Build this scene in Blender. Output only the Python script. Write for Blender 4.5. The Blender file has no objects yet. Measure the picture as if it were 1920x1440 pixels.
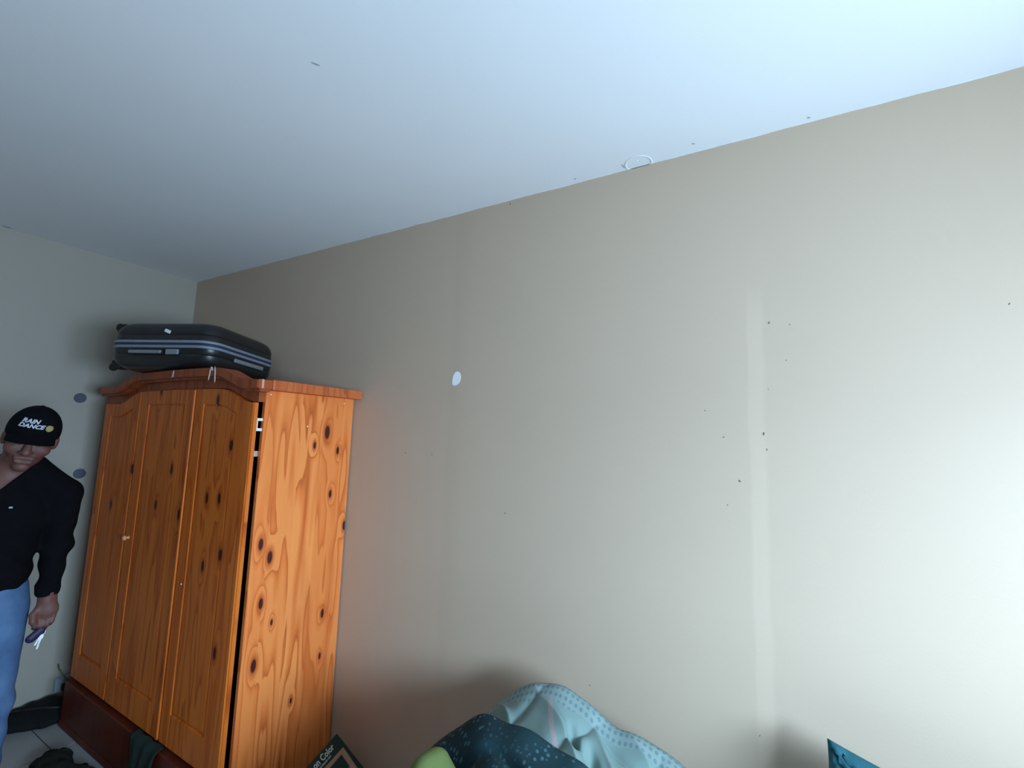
import bpy, bmesh, math, random
import numpy as np
from mathutils import Vector, Matrix

random.seed(4)
rng = np.random.default_rng(7)
scene = bpy.context.scene
COL = scene.collection

# ------------------------------------------------------------------ camera
F_PX, YAW, PITCH, ROLL = 850.0, math.radians(-29.737), math.radians(6.415), math.radians(1.888)
CAM_Z = 1.656
f0 = Vector((math.sin(YAW), math.cos(YAW), 0)); r0 = Vector((math.cos(YAW), -math.sin(YAW), 0)); u0 = Vector((0, 0, 1))
fw = f0 * math.cos(PITCH) + u0 * math.sin(PITCH)
up = u0 * math.cos(PITCH) - f0 * math.sin(PITCH)
rr = r0 * math.cos(ROLL) + up * math.sin(ROLL)
uu = up * math.cos(ROLL) - r0 * math.sin(ROLL)
cd = bpy.data.cameras.new('camera'); cam = bpy.data.objects.new('camera', cd); COL.objects.link(cam)
cd.sensor_fit = 'HORIZONTAL'; cd.sensor_width = 36.0; cd.lens = F_PX / 1920 * 36.0; cd.clip_start = 0.02
cam.matrix_world = Matrix(((rr.x, uu.x, -fw.x, 0), (rr.y, uu.y, -fw.y, 0), (rr.z, uu.z, -fw.z, CAM_Z), (0, 0, 0, 1)))
scene.camera = cam

# ------------------------------------------------------------------ room sizes
XL, XR, YB, YF, H = -3.73, 1.5, 1.695, -3.6, 2.725
WY0, WY1, WZ0, WZ1 = -0.50, 1.08, 1.08, 1.85              # ------------------------------------------------------------------ world: overcast sky over pale ground
world = bpy.data.worlds.new('overcast_sky'); scene.world = world; world.use_nodes = True
wn, wl = world.node_tree.nodes, world.node_tree.links
wn.clear()
tc = wn.new('ShaderNodeTexCoord'); sep = wn.new('ShaderNodeSeparateXYZ'); wl.new(tc.outputs['Generated'], sep.inputs[0])
ramp = wn.new('ShaderNodeValToRGB'); wl.new(sep.outputs['Z'], ramp.inputs[0])
mp = wn.new('ShaderNodeMapRange'); mp.inputs['From Min'].default_value = -1; mp.inputs['From Max'].default_value = 1
wl.new(sep.outputs['Z'], mp.inputs['Value']); wl.new(mp.outputs[0], ramp.inputs[0])
cr = ramp.color_ramp
cr.elements[0].position = 0.485; cr.elements[0].color = (0.41, 0.60, 0.81, 1)
cr.elements[1].position = 0.515; cr.elements[1].color = (0.52, 0.77, 1.04, 1)
bg = wn.new('ShaderNodeBackground'); bg.inputs['Strength'].default_value = 63.5
wo = wn.new('ShaderNodeOutputWorld'); wl.new(ramp.outputs[0], bg.inputs[0]); wl.new(bg.outputs[0], wo.inputs[0])

# portal that guides sky sampling through the window opening (emits nothing itself)
pd = bpy.data.lights.new('window_portal', 'AREA'); pd.shape = 'RECTANGLE'; pd.size = WZ1 - WZ0; pd.size_y = WY1 - WY0
pd.cycles.is_portal = True
po = bpy.data.objects.new('window_portal', pd); COL.objects.link(po)
po.location = (XR + 0.10, (WY0 + WY1) / 2, (WZ0 + WZ1) / 2); po.rotation_euler = (0, math.radians(90), 0)

# ------------------------------------------------------------------ exposure
vs = scene.view_settings
vs.view_transform = 'Standard'; vs.look = 'None'; vs.gamma = 1.0; vs.use_curve_mapping = False
vs.exposure = 0.0
scene.cycles.use_denoising = True
scene.cycles.max_bounces = 12; scene.cycles.diffuse_bounces = 8

# ================================================================== helpers
def tag(o, label=None, cat=None, group=None, kind=None):
    if label: o['label'] = label
    if cat: o['category'] = cat
    if group: o['group'] = group
    if kind: o['kind'] = kind
    return o

def empty(name, loc=(0, 0, 0), rz=0.0):
    o = bpy.data.objects.new(name, None); COL.objects.link(o); o.location = loc; o.rotation_euler = (0, 0, rz)
    o.empty_display_size = 0.05
    return o

def link(name, me, mat=None, parent=None):
    o = bpy.data.objects.new(name, me); COL.objects.link(o)
    if mat is not None and not me.materials: me.materials.append(mat)
    if parent is not None: o.parent = parent
    return o

def pymesh(name, verts, faces, mat=None, parent=None, smooth=False):
    me = bpy.data.meshes.new(name); me.from_pydata([tuple(v) for v in verts], [], [tuple(f) for f in faces]); me.update()
    if smooth: me.polygons.foreach_set('use_smooth', [True] * len(me.polygons))
    return link(name, me, mat, parent)

def bm_mesh(name, bm, mat=None, parent=None, smooth=False, recalc=True):
    if recalc: bmesh.ops.recalc_face_normals(bm, faces=bm.faces)
    me = bpy.data.meshes.new(name); bm.to_mesh(me); bm.free()
    if smooth: me.polygons.foreach_set('use_smooth', [True] * len(me.polygons))
    return link(name, me, mat, parent)

def add_box(bm, x0, x1, y0, y1, z0, z1, bevel=0.0, seg=2):
    r = bmesh.ops.create_cube(bm, size=1.0)
    vs_ = r['verts']
    for v in vs_:
        v.co = Vector((x0 + (v.co.x + .5) * (x1 - x0), y0 + (v.co.y + .5) * (y1 - y0), z0 + (v.co.z + .5) * (z1 - z0)))
    if bevel > 0:
        es = list({e for v in vs_ for e in v.link_edges})
        bmesh.ops.bevel(bm, geom=es, offset=bevel, segments=seg, affect='EDGES', profile=0.5)

def box(name, x0, x1, y0, y1, z0, z1, mat, parent=None, bevel=0.0, seg=2):
    bm = bmesh.new(); add_box(bm, x0, x1, y0, y1, z0, z1, bevel, seg)
    return bm_mesh(name, bm, mat, parent)

def add_tube(bm, pts, rad, n=10, cap=True):
    """tube along a polyline; rad is a number or a list"""
    pts = [Vector(p) for p in pts]; m = len(pts)
    rads = rad if isinstance(rad, (list, tuple)) else [rad] * m
    rings = []
    for i, p in enumerate(pts):
        t = (pts[min(i + 1, m - 1)] - pts[max(i - 1, 0)]).normalized()
        a = t.orthogonal().normalized() if i == 0 else (prev - t * prev.dot(t)).normalized()
        prev = a; b = t.cross(a)
        rings.append([bm.verts.new(p + (a * math.cos(2 * math.pi * k / n) + b * math.sin(2 * math.pi * k / n)) * rads[i]) for k in range(n)])
    for i in range(m - 1):
        for k in range(n):
            bm.faces.new((rings[i][k], rings[i][(k + 1) % n], rings[i + 1][(k + 1) % n], rings[i + 1][k]))
    if cap:
        bm.faces.new(rings[0][::-1]); bm.faces.new(rings[-1])

def tube(name, pts, rad, mat, parent=None, n=10):
    bm = bmesh.new(); add_tube(bm, pts, rad, n)
    return bm_mesh(name, bm, mat, parent, smooth=True)

def lathe(bm, prof, n=24, M=Matrix.Identity(4)):
    rings = []
    for r_, h_ in prof:
        rings.append([bm.verts.new(M @ Vector((r_ * math.cos(2 * math.pi * k / n), r_ * math.sin(2 * math.pi * k / n), h_))) for k in range(n)])
    for i in range(len(prof) - 1):
        for k in range(n):
            bm.faces.new((rings[i][k], rings[i][(k + 1) % n], rings[i + 1][(k + 1) % n], rings[i + 1][k]))
    bm.faces.new(rings[0][::-1]); bm.faces.new(rings[-1])

def prism(name, outline, y0, y1, mat, parent=None, bevel=0.0):
    """closed outline in x,z extruded along y"""
    bm = bmesh.new()
    a = [bm.verts.new((x, y0, z)) for x, z in outline]; b = [bm.verts.new((x, y1, z)) for x, z in outline]
    n = len(outline)
    bm.faces.new(a); bm.faces.new(b[::-1])
    for i in range(n): bm.faces.new((a[i], b[i], b[(i + 1) % n], a[(i + 1) % n]))
    if bevel > 0:
        es = [e for e in bm.edges if abs(e.verts[0].co.y - e.verts[1].co.y) < 1e-6]
        bmesh.ops.bevel(bm, geom=es, offset=bevel, segments=2, affect='EDGES')
    return bm_mesh(name, bm, mat, parent)

def text_mesh(body, size, shear=0.0, bold=0.0, res=2):
    cu = bpy.data.curves.new('lettering', 'FONT'); cu.body = body; cu.size = size; cu.shear = shear; cu.offset = bold; cu.resolution_u = res
    cu.align_x = 'CENTER'; cu.align_y = 'CENTER'
    ob = bpy.data.objects.new('lettering', cu); COL.objects.link(ob)
    dg = bpy.context.evaluated_depsgraph_get(); dg.update()
    me = bpy.data.meshes.new_from_object(ob.evaluated_get(dg))
    vs_ = [v.co.copy() for v in me.vertices]; fs = [tuple(p.vertices) for p in me.polygons]
    bpy.data.objects.remove(ob); bpy.data.curves.remove(cu); bpy.data.meshes.remove(me)
    return vs_, fs

# ------------------------------------------------------------------ signed-distance modelling
class Field:
    def __init__(self, lo, hi, h):
        self.lo = np.array(lo, float); self.h = h
        self.n = np.ceil((np.array(hi, float) - self.lo) / h).astype(int) + 1
        self.F = np.full(self.n, 0.25, np.float32)
    def pts(self, lo, hi):
        a = np.clip(np.floor((np.array(lo) - self.lo) / self.h).astype(int), 0, self.n)
        b = np.clip(np.ceil((np.array(hi) - self.lo) / self.h).astype(int) + 1, 0, self.n)
        g = np.meshgrid(*[self.lo[i] + np.arange(a[i], b[i]) * self.h for i in range(3)], indexing='ij')
        return tuple(slice(a[i], b[i]) for i in range(3)), np.stack(g, -1)
    def add(self, fn, lo, hi, k=0.01):
        s, P = self.pts(np.array(lo) - k - 2 * self.h, np.array(hi) + k + 2 * self.h)
        d = fn(P); A = self.F[s]; t = np.maximum(k - np.abs(A - d), 0) / max(k, 1e-6)
        self.F[s] = np.minimum(A, d) - t * t * k / 4
    def sub(self, fn, lo, hi, k=0.005):
        s, P = self.pts(np.array(lo) - k - 2 * self.h, np.array(hi) + k + 2 * self.h)
        d = -fn(P); A = self.F[s]; t = np.maximum(k - np.abs(A - d), 0) / max(k, 1e-6)
        self.F[s] = np.maximum(A, d) + t * t * k / 4
    def cone(self, a, b, ra, rb, k=0.01, sy=1.0):
        a = np.array(a, float); b = np.array(b, float); R = max(ra, rb) * max(1, 1 / min(sy, 1))
        def fn(P):
            ab = b - a; pa = P - a
            t = np.clip((pa @ ab) / (ab @ ab), 0, 1)[..., None]
            q = pa - t * ab; q[..., 1] /= sy
            return np.linalg.norm(q, axis=-1) - (ra + (rb - ra) * t[..., 0])
        R = max(ra, rb) * max(1.0, sy) + .003
        self.add(fn, np.minimum(a, b) - R, np.maximum(a, b) + R, k)
    def chain(self, pts, rads, k=0.01, sy=1.0):
        for i in range(len(pts) - 1): self.cone(pts[i], pts[i + 1], rads[i], rads[i + 1], k, sy)
    def ell(self, c, r, k=0.01, M=None, sub=False):
        c = np.array(c, float); r = np.array(r, float); Mi = None if M is None else np.array(M.to_3x3().inverted())
        def fn(P):
            q = P - c
            if Mi is not None: q = q @ Mi.T
            k0 = np.linalg.norm(q / r, axis=-1); k1 = np.linalg.norm(q / (r * r), axis=-1)
            return k0 * (k0 - 1) / np.maximum(k1, 1e-9)
        R = r if M is None else np.full(3, r.max())
        (self.sub if sub else self.add)(fn, c - R, c + R, k)
    def mesh(self):
        F = self.F; nx, ny, nz = F.shape; ins = F < 0
        c = np.zeros((nx - 1, ny - 1, nz - 1), np.int8)
        for dx in (0, 1):
            for dy in (0, 1):
                for dz in (0, 1): c += ins[dx:nx - 1 + dx, dy:ny - 1 + dy, dz:nz - 1 + dz]
        idx = np.argwhere((c > 0) & (c < 8)); m = len(idx)
        num = np.zeros((m, 3)); cnt = np.zeros(m)
        cor = [(0, 0, 0), (1, 0, 0), (0, 1, 0), (1, 1, 0), (0, 0, 1), (1, 0, 1), (0, 1, 1), (1, 1, 1)]
        val = [F[idx[:, 0] + a, idx[:, 1] + b, idx[:, 2] + d] for a, b, d in cor]
        for i, j in ((0, 1), (2, 3), (4, 5), (6, 7), (0, 2), (1, 3), (4, 6), (5, 7), (0, 4), (1, 5), (2, 6), (3, 7)):
            va, vb = val[i], val[j]; cr_ = (va < 0) != (vb < 0)
            t = np.where(cr_, va / np.where(va == vb, 1, va - vb), 0)
            p = np.array(cor[i]) + t[:, None] * (np.array(cor[j]) - np.array(cor[i]))
            num[cr_] += p[cr_]; cnt[cr_] += 1
        V = self.lo + (idx + num / cnt[:, None]) * self.h
        ID = np.full((nx - 1, ny - 1, nz - 1), -1, np.int64); ID[tuple(idx.T)] = np.arange(m)
        Q = []
        for ax in range(3):
            s0 = [slice(None)] * 3; s1 = [slice(None)] * 3; s0[ax] = slice(0, -1); s1[ax] = slice(1, None)
            A, B = ins[tuple(s0)], ins[tuple(s1)]
            e = np.argwhere(A != B); b_, c_ = (ax + 1) % 3, (ax + 2) % 3
            e = e[(e[:, b_] > 0) & (e[:, c_] > 0) & (e[:, b_] < F.shape[b_] - 1) & (e[:, c_] < F.shape[c_] - 1)]
            def at(db, dc):
                q = e.copy(); q[:, b_] -= db; q[:, c_] -= dc
                return ID[tuple(q.T)]
            quad = np.stack([at(1, 1), at(0, 1), at(0, 0), at(1, 0)], 1)
            flip = ~A[tuple(e.T)]; quad[flip] = quad[flip][:, ::-1]
            Q.append(quad)
        Q = np.concatenate(Q); Q = Q[(Q >= 0).all(1)]
        return V, Q
    def build(self, name, mat, parent=None):
        V, Q = self.mesh()
        me = bpy.data.meshes.new(name)
        me.vertices.add(len(V)); me.vertices.foreach_set('co', V.astype(np.float32).ravel())
        me.loops.add(len(Q) * 4); me.loops.foreach_set('vertex_index', Q.astype(np.int32).ravel())
        me.polygons.add(len(Q)); me.polygons.foreach_set('loop_start', np.arange(len(Q), dtype=np.int32) * 4)
        me.update(calc_edges=True); me.validate()
        me.polygons.foreach_set('use_smooth', [True] * len(me.polygons))
        return link(name, me, mat, parent)

# ================================================================== materials
class NT:
    def __init__(self, name, rough=0.8, spec=0.3):
        self.m = bpy.data.materials.new(name); self.m.use_nodes = True
        self.N, self.L = self.m.node_tree.nodes, self.m.node_tree.links
        self.b = self.N['Principled BSDF']; self.b.inputs['Roughness'].default_value = rough
        self.b.inputs['Specular IOR Level'].default_value = spec
        self.tc = self.N.new('ShaderNodeTexCoord').outputs['Object']
    def set(self, node, key, v):
        if isinstance(v, bpy.types.NodeSocket): self.L.new(v, node.inputs[key])
        elif v is not None: node.inputs[key].default_value = v
    def math(self, op, a, b=None, c=None, clamp=False):
        n = self.N.new('ShaderNodeMath'); n.operation = op; n.use_clamp = clamp
        self.set(n, 0, a); self.set(n, 1, b); self.set(n, 2, c); return n.outputs[0]
    def xyz(self, v=None):
        n = self.N.new('ShaderNodeSeparateXYZ'); self.L.new(v or self.tc, n.inputs[0]); return n.outputs
    def comb(self, x, y, z):
        n = self.N.new('ShaderNodeCombineXYZ'); self.set(n, 0, x); self.set(n, 1, y); self.set(n, 2, z); return n.outputs[0]
    def scale(self, s, v=None):
        n = self.N.new('ShaderNodeMapping'); n.inputs['Scale'].default_value = s; self.L.new(v or self.tc, n.inputs[0]); return n.outputs[0]
    def noise(self, v=None, sc=5.0, detail=2.0, rough=0.5, dist=0.0):
        n = self.N.new('ShaderNodeTexNoise'); self.L.new(v or self.tc, n.inputs['Vector'])
        n.inputs['Scale'].default_value = sc; n.inputs['Detail'].default_value = detail
        n.inputs['Roughness'].default_value = rough; n.inputs['Distortion'].default_value = dist
        return n.outputs['Fac']
    def voro(self, v=None, sc=5.0, feat='F1', rand=1.0):
        n = self.N.new('ShaderNodeTexVoronoi'); n.feature = feat; self.L.new(v or self.tc, n.inputs['Vector'])
        n.inputs['Scale'].default_value = sc; n.inputs['Randomness'].default_value = rand
        return n.outputs['Distance'], n.outputs['Color']
    def ramp(self, f, stops, interp='LINEAR'):
        n = self.N.new('ShaderNodeValToRGB'); n.color_ramp.interpolation = interp
        el = n.color_ramp.elements
        while len(el) < len(stops): el.new(0.5)
        for e, (p, c) in zip(el, stops):
            e.position = p; e.color = (*c, 1) if len(c) == 3 else c
        self.L.new(f, n.inputs[0]); return n.outputs[0]
    def range(self, f, a, b, c=0.0, d=1.0, smooth=True):
        n = self.N.new('ShaderNodeMapRange'); n.interpolation_type = 'SMOOTHSTEP' if smooth else 'LINEAR'
        self.set(n, 'Value', f); n.inputs['From Min'].default_value = a; n.inputs['From Max'].default_value = b
        n.inputs['To Min'].default_value = c; n.inputs['To Max'].default_value = d; return n.outputs[0]
    def mix(self, f, a, b, mode='MIX'):
        n = self.N.new('ShaderNodeMix'); n.data_type = 'RGBA'; n.blend_type = mode
        self.set(n, 0, f)
        for k, v in ((6, a), (7, b)):
            if isinstance(v, bpy.types.NodeSocket): self.L.new(v, n.inputs[k])
            else: n.inputs[k].default_value = (*v, 1)
        return n.outputs[2]
    def base(self, c):
        if isinstance(c, bpy.types.NodeSocket): self.L.new(c, self.b.inputs['Base Color'])
        else: self.b.inputs['Base Color'].default_value = (*c, 1)
        return self
    def bump(self, f, strength=0.3, dist=0.01):
        n = self.N.new('ShaderNodeBump'); n.inputs['Strength'].default_value = strength; n.inputs['Distance'].default_value = dist
        self.L.new(f, n.inputs['Height']); self.L.new(n.outputs[0], self.b.inputs['Normal']); return self

def plain(name, col, rough=0.7, spec=0.3, var=0.06, sc=30.0, metal=0.0, bump=0.0):
    t = NT(name, rough, spec); t.b.inputs['Metallic'].default_value = metal
    n = t.noise(sc=sc, detail=3)
    t.base(t.mix(n, tuple(c * (1 - var) for c in col), tuple(min(1, c * (1 + var)) for c in col)))
    if bump: t.bump(n, bump, 0.004)
    return t.m

def paint_wall(name, col, streak=False):
    t = NT(name, 0.5, 0.22)
    n1 = t.noise(sc=1.3, detail=3); n2 = t.noise(t.scale((3.2, 3.2, .25)), sc=1.0, detail=2)
    c = t.mix(n1, tuple(v * .965 for v in col), tuple(v * 1.035 for v in col))
    c = t.mix(t.math('MULTIPLY', n2, 0.10), c, tuple(v * 1.2 for v in col))
    X, Y, Z = t.xyz()
    if streak:      # a pale vertical run of older paint and the wavy cut-in line of ceiling white
        e = t.math('MULTIPLY', t.math('SUBTRACT', t.noise(t.scale((1, 1, 2.2)), sc=2.2, detail=2), .5), 0.02)
        xx = t.math('ADD', X, e)
        m = t.math('MULTIPLY', t.range(xx, -.066, -.052), t.math('SUBTRACT', 1.0, t.range(xx, -.022, -.002)))
        m = t.math('MULTIPLY', m, t.math('SUBTRACT', 1.0, t.range(Z, 2.06, 2.22)))
        c = t.mix(t.math('MULTIPLY', m, .30), c, tuple(v * 1.28 for v in col))
        m2 = t.math('MULTIPLY', t.range(X, -1.33, -1.285), t.math('SUBTRACT', 1.0, t.range(X, -1.285, -1.20)))
        c = t.mix(t.math('MULTIPLY', m2, .10), c, tuple(v * .6 for v in col))
        w = t.math('ADD', Z, t.math('MULTIPLY', t.noise(sc=9, detail=3), 0.008))
        c = t.mix(t.range(w, H + 0.0022, H + 0.0035), c, (0.80, 0.80, 0.79))
    t.base(c)
    t.bump(t.noise(sc=140, detail=2), 0.10, 0.002)
    return t.m

TAUPE = paint_wall('taupe_wall_paint', (0.54, 0.415, 0.305), True)
PALE = paint_wall('pale_wall_paint', (0.385, 0.35, 0.29))
BROWN = paint_wall('brown_bounce_cut_paint', (0.17, 0.12, 0.085))  # invented dark colour for the unseen front wall, to cut bounce light
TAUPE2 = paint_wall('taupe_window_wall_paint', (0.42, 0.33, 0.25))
def ceiling_paint():
    t = NT('white_ceiling_paint', 0.85, 0.2)
    n1 = t.noise(sc=1.1, detail=3); n2 = t.noise(t.scale((2.5, .5, 1)), sc=1.4, detail=2)
    c = t.mix(n1, (.775, .775, .765), (.825, .825, .82)); c = t.mix(t.math('MULTIPLY', n2, .12), c, (.72, .72, .71))
    t.base(c); t.bump(t.noise(sc=60, detail=3), 0.12, 0.003); return t.m
CEIL = ceiling_paint()
def tile_mat():
    t = NT('glazed_floor_tile', 0.3, 0.5)
    n = t.noise(sc=6, detail=5)
    t.base(t.mix(n, (.27, .26, .255), (.38, .37, .355))); return t.m
TILE = tile_mat()
GROUT = plain('dark_grout', (.09, .085, .08), .95)
WHITE_FRAME = plain('white_window_frame', (.75, .75, .74), .4)

def glass_mat():
    m = bpy.data.materials.new('window_glass'); m.use_nodes = True
    N, L = m.node_tree.nodes, m.node_tree.links; N.clear()
    tr = N.new('ShaderNodeBsdfTransparent'); gl = N.new('ShaderNodeBsdfGlossy'); gl.inputs['Roughness'].default_value = .02
    mx = N.new('ShaderNodeMixShader'); mx.inputs[0].default_value = .06; o = N.new('ShaderNodeOutputMaterial')
    L.new(tr.outputs[0], mx.inputs[1]); L.new(gl.outputs[0], mx.inputs[2]); L.new(mx.outputs[0], o.inputs[0]); return m
GLASS = glass_mat()

def pine(name, axis, knots, cols, rough=0.42, plank=0.118, off=0.0, ring=7.0):
    """knotty pine, grain along Z; axis = coordinate across the grain"""
    t = NT(name, rough, 0.15)
    X, Y, Z = t.xyz(); a = {'x': X, 'y': Y}[axis]
    pi = t.math('FLOOR', t.math('DIVIDE', t.math('ADD', a, off), plank))
    wn_ = t.N.new('ShaderNodeTexWhiteNoise'); wn_.noise_dimensions = '1D'; t.L.new(pi, wn_.inputs['W']); rnd = wn_.outputs['Value']
    n = t.noise(t.comb(t.math('MULTIPLY', a, 11.0), t.math('MULTIPLY', rnd, 37.0), t.math('MULTIPLY', Z, 0.95)), sc=1.0, detail=1.5, rough=.45)
    core = None
    for (ka, kz, ks) in knots:
        da = t.math('SUBTRACT', a, ka); dz = t.math('MULTIPLY', t.math('SUBTRACT', Z, kz), 0.42)
        d = t.math('SQRT', t.math('ADD', t.math('MULTIPLY', da, da), t.math('MULTIPLY', dz, dz)))
        d = t.math('DIVIDE', d, ks)                        # 1 = rim of knot
        core = d if core is None else t.math('MINIMUM', core, d)
    if core is not None:
        n = t.math('ADD', n, t.range(core, 0.2, 4.2, 0.17, 0.0))
    bands = t.math('FRACT', t.math('MULTIPLY', n, ring))
    fine = t.noise(t.scale((160, 160, 2.5)), sc=1.0, detail=2)
    light, mid, dark, knotc = cols
    c = t.ramp(bands, [(0.0, dark), (0.05, light), (0.50, light), (0.82, mid), (1.0, dark)])
    c = t.mix(0.22, c, t.mix(n, light, mid))
    c = t.mix(t.range(fine, .40, .80, 0, .16), c, mid)
    c = t.mix(t.math('MULTIPLY', rnd, 0.60), c, mid)
    blot = t.noise(t.comb(t.math('MULTIPLY', a, 9.0), 3.7, t.math('MULTIPLY', Z, 1.6)), sc=1.0, detail=2)
    c = t.mix(t.range(blot, .55, .75, 0, .55), c, tuple(.5 * (p + q) for p, q in zip(mid, dark)))
    if core is not None:
        c = t.mix(t.range(core, 0.9, 2.2, .65, 0.0), c, dark)
        c = t.mix(t.range(core, 0.65, 1.05, 1.0, 0.0), c, knotc)
    t.base(c)
    t.b.inputs['Coat Weight'].default_value = 0.05; t.b.inputs['Coat Roughness'].default_value = .3
    t.bump(fine, 0.06, 0.002)
    return t.m

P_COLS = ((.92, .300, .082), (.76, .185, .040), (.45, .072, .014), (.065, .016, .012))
D_SHADED_COLS = ((.66, .165, .022), (.55, .112, .014), (.32, .050, .006), (.05, .012, .008))  # same pine as the side panel, with the doors' shade put into the colour
S_KN = [(1.535, 1.639, 16), (1.606, 1.547, 9), (1.239, 1.149, 12), (1.286, 1.085, 13), (1.58, 1.332, 9), (1.682, 1.162, 11), (1.263, .896, 11),
        (1.255, .646, 13), (1.587, .757, 10), (1.59, .559, 7), (1.321, .801, 6), (1.468, 1.574, 8), (1.45, .42, 6)]
D_KN = [(-2.77, 1.825), (-2.577, 1.433), (-2.997, 1.408), (-2.695, 1.248), (-2.459, 1.23), (-2.233, 1.326), (-2.133, 1.333), (-2.083, 1.57),
        (-2.221, 1.77), (-2.082, 1.1), (-2.209, 1.032), (-2.046, .709), (-3.2, 1.2)]
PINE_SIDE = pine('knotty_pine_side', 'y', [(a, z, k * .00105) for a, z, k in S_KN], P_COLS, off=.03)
PINE_DOOR_SHADED = pine('knotty_pine_door_shaded', 'x', [(a, z, .0125) for a, z in D_KN], D_SHADED_COLS, ring=6.0)
RED_SHADED = pine('red_stained_pine_shaded', 'x', [], ((.37, .085, .027), (.30, .060, .018), (.19, .033, .010), (.05, .01, .01)), plank=.9, ring=4)  # same stain as the side cornice, darkened to paint in the front's shade
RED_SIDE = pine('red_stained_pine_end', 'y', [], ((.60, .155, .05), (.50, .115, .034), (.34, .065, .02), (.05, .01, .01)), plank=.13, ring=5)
BASE_WOOD = pine('dark_stained_base', 'x', [], ((.12, .022, .010), (.095, .017, .007), (.065, .012, .005), (.05, .01, .01)), plank=.7, ring=4)
DARK_IN = plain('dark_cabinet_inside', (.045, .022, .012), .9)
CHROME = plain('bright_hinge_steel', (.80, .80, .78), .25, .5, metal=1.0)
HINGE_WHITE = plain('pale_hinge_cup', (.75, .74, .70), .4)
CHIP = plain('white_chipped_plaster', (.90, .92, .93), .9, var=.03)
SPECK = plain('dark_speck', (.17, .14, .115), .9)

# ================================================================== room
def struct(o): return tag(o, kind='structure')

fl = box('floor', XL, XR, YF, YB, -0.06, -0.004, GROUT); struct(fl)
T = 0.40; ty0 = 1.04; tx0 = -3.17
tile_me = None
xs = [tx0 + (i) * T for i in range(-2, 15)]; ys = [ty0 - j * T for j in range(-2, 13)]
for x in xs:
    for y in ys:
        a0, a1, b0, b1 = max(x, XL), min(x + T, XR), max(y, YF), min(y + T, YB)
        if a1 - a0 < .03 or b1 - b0 < .03: continue
        full = a1 - a0 > T - 1e-6 and b1 - b0 > T - 1e-6
        if full and tile_me is not None:
            o = link('tile', tile_me, None, fl)
        else:
            bm = bmesh.new(); add_box(bm, .0025, (a1 - a0) - .0025, .0025, (b1 - b0) - .0025, -.004, 0, .0012, 1)
            o = bm_mesh('tile', bm, TILE, fl)
            if full: tile_me = o.data
        o.location = (a0, b0, 0)

ce = box('ceiling', XL, XR, YF, YB, H, H + .10, CEIL); struct(ce)
wb = box('wall_back', XL - .1, XR + .1, YB, YB + .12, -.06, H + .1, TAUPE); struct(wb)
wlft = box('wall_left', XL - .12, XL, YF - .1, YB, -.06, H + .1, PALE); struct(wlft)
wf = box('wall_front', XL, XR, YF - .12, YF, -.06, H + .1, BROWN); struct(wf)
bm = bmesh.new()
for (y0, y1, z0, z1) in ((YF - .1, WY0, -.06, H + .1), (WY1, YB, -.06, H + .1), (WY0, WY1, -.06, WZ0), (WY0, WY1, WZ1, H + .1)):
    add_box(bm, XR, XR + .14, y0, y1, z0, z1)
wr = bm_mesh('wall_right', bm, TAUPE2); struct(wr)
# window in the right wall
bm = bmesh.new(); X0, X1 = XR + .05, XR + .10
add_box(bm, X0, X1, WY0, WY0 + .05, WZ0, WZ1); add_box(bm, X0, X1, WY1 - .05, WY1, WZ0, WZ1)
add_box(bm, X0, X1, WY0, WY1, WZ0, WZ0 + .05); add_box(bm, X0, X1, WY0, WY1, WZ1 - .05, WZ1)
wmid = (WY0 + WY1) / 2; add_box(bm, X0, X1, wmid - .025, wmid + .025, WZ0 + .05, WZ1 - .05)
win = bm_mesh('window_1', bm, WHITE_FRAME); struct(win)
for (a, b) in ((WY0 + .05, wmid - .025), (wmid + .025, WY1 - .05)):
    box('pane', XR + .072, XR + .077, a, b, WZ0 + .05, WZ1 - .05, GLASS, win)
box('window_sill', XR - .05, XR + .05, WY0 - .04, WY1 + .04, WZ0 - .03, WZ0, WHITE_FRAME, win, .004)

# marks on the taupe wall: chips and old nail holes, thin pieces with their own edges
def chip(parent, name, pts, y, mat, th=.0012):
    n = len(pts); V = [(x, y - th, z) for x, z in pts] + [(x, y, z) for x, z in pts]
    F_ = [tuple(range(n)), tuple(range(2 * n - 1, n - 1, -1))] + [(i, i + n, (i + 1) % n + n, (i + 1) % n) for i in range(n)]
    return pymesh(name, V, F_, mat, parent)
o = chip(wb, 'bare_plaster_chip', [(-1.289, 1.880), (-1.275, 1.876), (-1.258, 1.882), (-1.246, 1.896), (-1.243, 1.918), (-1.248, 1.934), (-1.262, 1.943), (-1.276, 1.939), (-1.287, 1.922), (-1.291, 1.900)], YB, CHIP)
o['label'] = 'white chip of bare plaster in the taupe paint'
for (x, z, k) in [(.006, 2.054, 5), (.064, 2.043, 3), (.05, 1.925, 3), (-.002, 1.832, 3), (-.195, 1.762, 3), (-.019, 1.687, 6), (-.138, 1.672, 4), (-.011, 1.636, 4),
                  (-.092, 1.53, 6), (-.13, 1.449, 3), (-1.556, 1.552, 4), (-1.39, 1.553, 4), (-.981, 1.328, 5), (.571, 2.052, 4), (-1.009, 2.708, 5), (-.053, .766, 3), (-.599, .756, 4)]:
    r_ = k * .00075; tilt = random.uniform(-.9, .9)
    pts = []
    for i in range(7):
        an = 2 * math.pi * i / 7; rx = r_ * random.uniform(.75, 1.2); px, pz = rx * math.cos(an) * .6, rx * math.sin(an) * 1.2
        pts.append((x + px * math.cos(tilt) - pz * math.sin(tilt), z + px * math.sin(tilt) + pz * math.cos(tilt)))
    chip(wb, 'nail_hole', pts, YB, SPECK, .001)

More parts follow.
